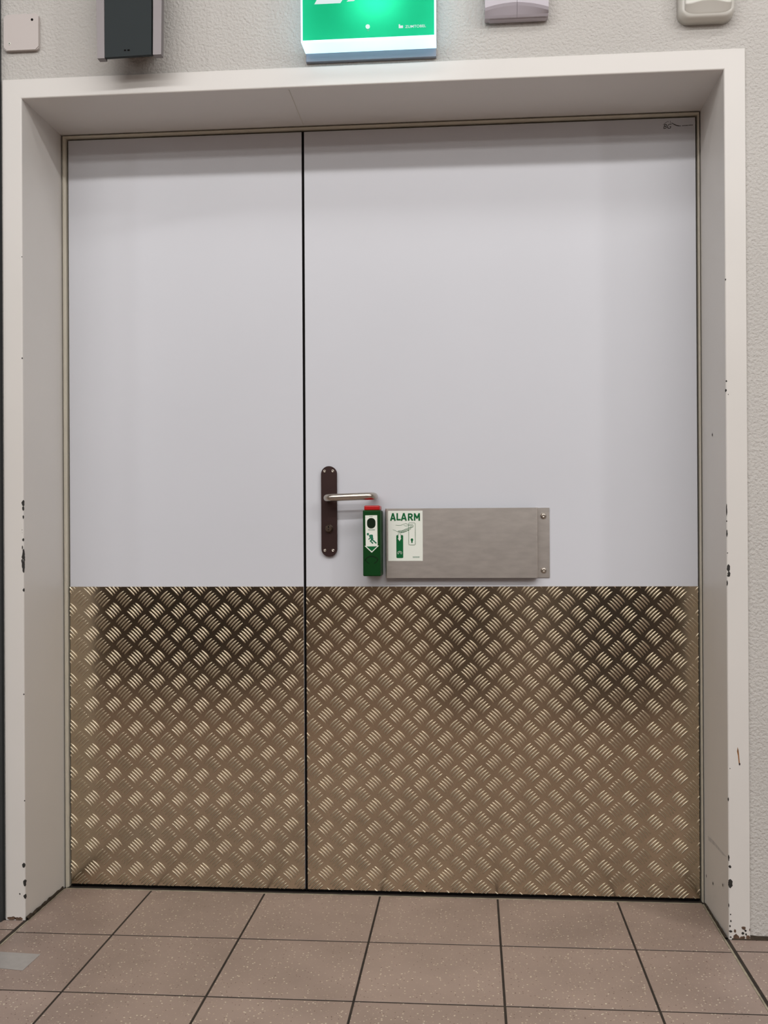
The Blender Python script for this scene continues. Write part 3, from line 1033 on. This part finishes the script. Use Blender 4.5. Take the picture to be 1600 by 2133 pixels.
# arched cover in two halves meeting at a seam: the lower edge rolls back below a curved ridge
for h, (xa, xb) in enumerate(((0.4745, 0.5485), (0.5491, 0.6210))):
    bm = bmesh.new()
    nx = 14
    rows_ = []
    for k in range(nx + 1):
        x = xa + (xb - xa) * k / nx
        u = (x - 0.5478) / 0.0735
        ridge = 2.1690 - 0.0085 * u * u - (0.004 if u > 0 else 0) * u
        yf = -0.2830 + 0.004 * u * u
        prof = [(YW - 0.004, 2.1425), (-0.2640, 2.1428), (-0.2680, 2.1470), (yf + 0.0035, ridge - 0.006), (yf, ridge), (yf - 0.0008, ridge + 0.012), (yf, 2.2380), (-0.2600, 2.2420), (YW - 0.004, 2.2420)]
        rows_.append([bm.verts.new((x, y, z)) for y, z in prof])
    for a, b in zip(rows_, rows_[1:]):
        for k in range(len(a) - 1):
            bm.faces.new((a[k], a[k + 1], b[k + 1], b[k]))
    bm.faces.new(rows_[0])
    bm.faces.new(rows_[-1][::-1])
    obj('cover', bm, M['box_white'], md)

sd_ = thing('wall_sounder', (0.983, YW, 2.115), 'rounded white alarm sounder at the top right with a wavy glossy front', 'sounder')
bm = bmesh.new()
def soft_box(bm, x0, x1, z0, z1, r, ys, ins):
    rings = []
    for y, i_ in zip(ys, ins):
        rings.append([bm.verts.new((x, y, z)) for x, z in rrect(x0 + i_, x1 - i_, z0 + i_, z1 - i_, max(0.004, r - i_ * 0.6), 8)])
    for a, b in zip(rings, rings[1:]):
        for k in range(len(a)):
            k2 = (k + 1) % len(a)
            bm.faces.new((a[k], a[k2], b[k2], b[k]))
    bm.faces.new(rings[-1])
    bm.faces.new(rings[0][::-1])
soft_box(bm, 0.9185, 1.0455, 2.1160, 2.2350, 0.024, [YW - 0.0003, -0.262, -0.270, -0.274], [0.0, 0.001, 0.004, 0.008])
obj('housing', bm, M['dev_white'], sd_, True)
bm = bmesh.new()
nx = 24
rows_ = []
for k in range(nx + 1):
    t = k / nx
    x = 0.9300 + (1.0340 - 0.9300) * t
    wave = 0.0095 * (0.5 - 0.5 * math.cos(2 * math.pi * t)) - 0.002 * math.sin(math.pi * t) ** 8
    edge = 0.016 * (abs(2 * t - 1) ** 6)
    zl = 2.1300 + edge * 0.6
    zr = 2.1440 + wave + edge * 0.2
    prof = [(-0.2735, zl - 0.004), (-0.2770, zl), (-0.2850 + 0.004 * abs(2 * t - 1) ** 4, zr - 0.0015), (-0.2866 + 0.004 * abs(2 * t - 1) ** 4, zr), (-0.2850 + 0.004 * abs(2 * t - 1) ** 4, zr + 0.004), (-0.2830, 2.225), (-0.2735, 2.229)]
    rows_.append([bm.verts.new((x, y, z)) for y, z in prof])
for a, b in zip(rows_, rows_[1:]):
    for k in range(len(a) - 1):
        bm.faces.new((a[k], a[k + 1], b[k + 1], b[k]))
bm.faces.new(rows_[0])
bm.faces.new(rows_[-1][::-1])
obj('front_cover', bm, M['dev_white'], sd_, True)

jb = thing('junction_box_cover', (-0.653, YW, 2.127), 'square beige junction box cover in the top left corner of the wall', 'cover plate')
bm = bmesh.new()
prism(bm, rrect(-0.6970, -0.6093, 2.1255, 2.2130, 0.0075, 5), -0.2505, YW - 0.0002)
es = [e for e in bm.edges if all(v.co.y < -0.25 for v in e.verts)]
bmesh.ops.bevel(bm, geom=es, offset=0.0022, segments=2, affect='EDGES')
obj('lid', bm, M['cover'], jb)
for x, z, r, m_ in ((-0.6249, 2.1984, 0.0030, 'black'), (-0.6821, 2.1423, 0.0030, 'sticker')):
    bm = bmesh.new()
    lathe_y(bm, x, z, [(r, -0.2500), (r, -0.2512), (r * 0.8, -0.2516), (0, -0.2516)], 14)
    sc_ = tag(obj('screw', bm, M[m_], jb), 'dark screw hole' if m_ == 'black' else 'pale screw cap')
    if m_ == 'sticker':
        bm = bmesh.new()
        poly(bm, ell(x, z, 0.0014, 0.0014, 10), -0.2518)
        obj('screw_slot', bm, M['black'], sc_)

# dark upright at the left edge, and the worn tape on the floor
bm = bmesh.new()
prism_pts = [(-0.8200, -0.2400), (-0.8200, -0.2640), (-0.7130, -0.2640), (-0.7095, -0.2620), (-0.7080, -0.2585), (-0.7080, -0.2400)]
lo = [bm.verts.new((x, y, 0.0)) for x, y in prism_pts]
hi = [bm.verts.new((x, y, 2.6)) for x, y in prism_pts]
for k in range(len(lo)):
    bm.faces.new((lo[k], lo[(k + 1) % len(lo)], hi[(k + 1) % len(lo)], hi[k]))
bm.faces.new(lo[::-1])
bm.faces.new(hi)
tag(obj('metal_post', bm, M['post']), 'dark grey metal upright beside the left side of the door frame', 'post')
bm = bmesh.new()
tp = [(-0.640, -0.4349), (-0.5325, -0.4421), (-0.5356, -0.5294), (-0.640, -0.5150)]
lo = [bm.verts.new((x, y, 0.0003)) for x, y in tp]
hi = [bm.verts.new((x, y, 0.0006)) for x, y in tp]
bm.faces.new(hi)
bm.faces.new(lo[::-1])
for k in range(4):
    bm.faces.new((lo[k], lo[(k + 1) % 4], hi[(k + 1) % 4], hi[k]))
tag(obj('floor_tape', bm, M['tape']), 'patch of worn pale tape on the floor tiles at the left', 'tape')
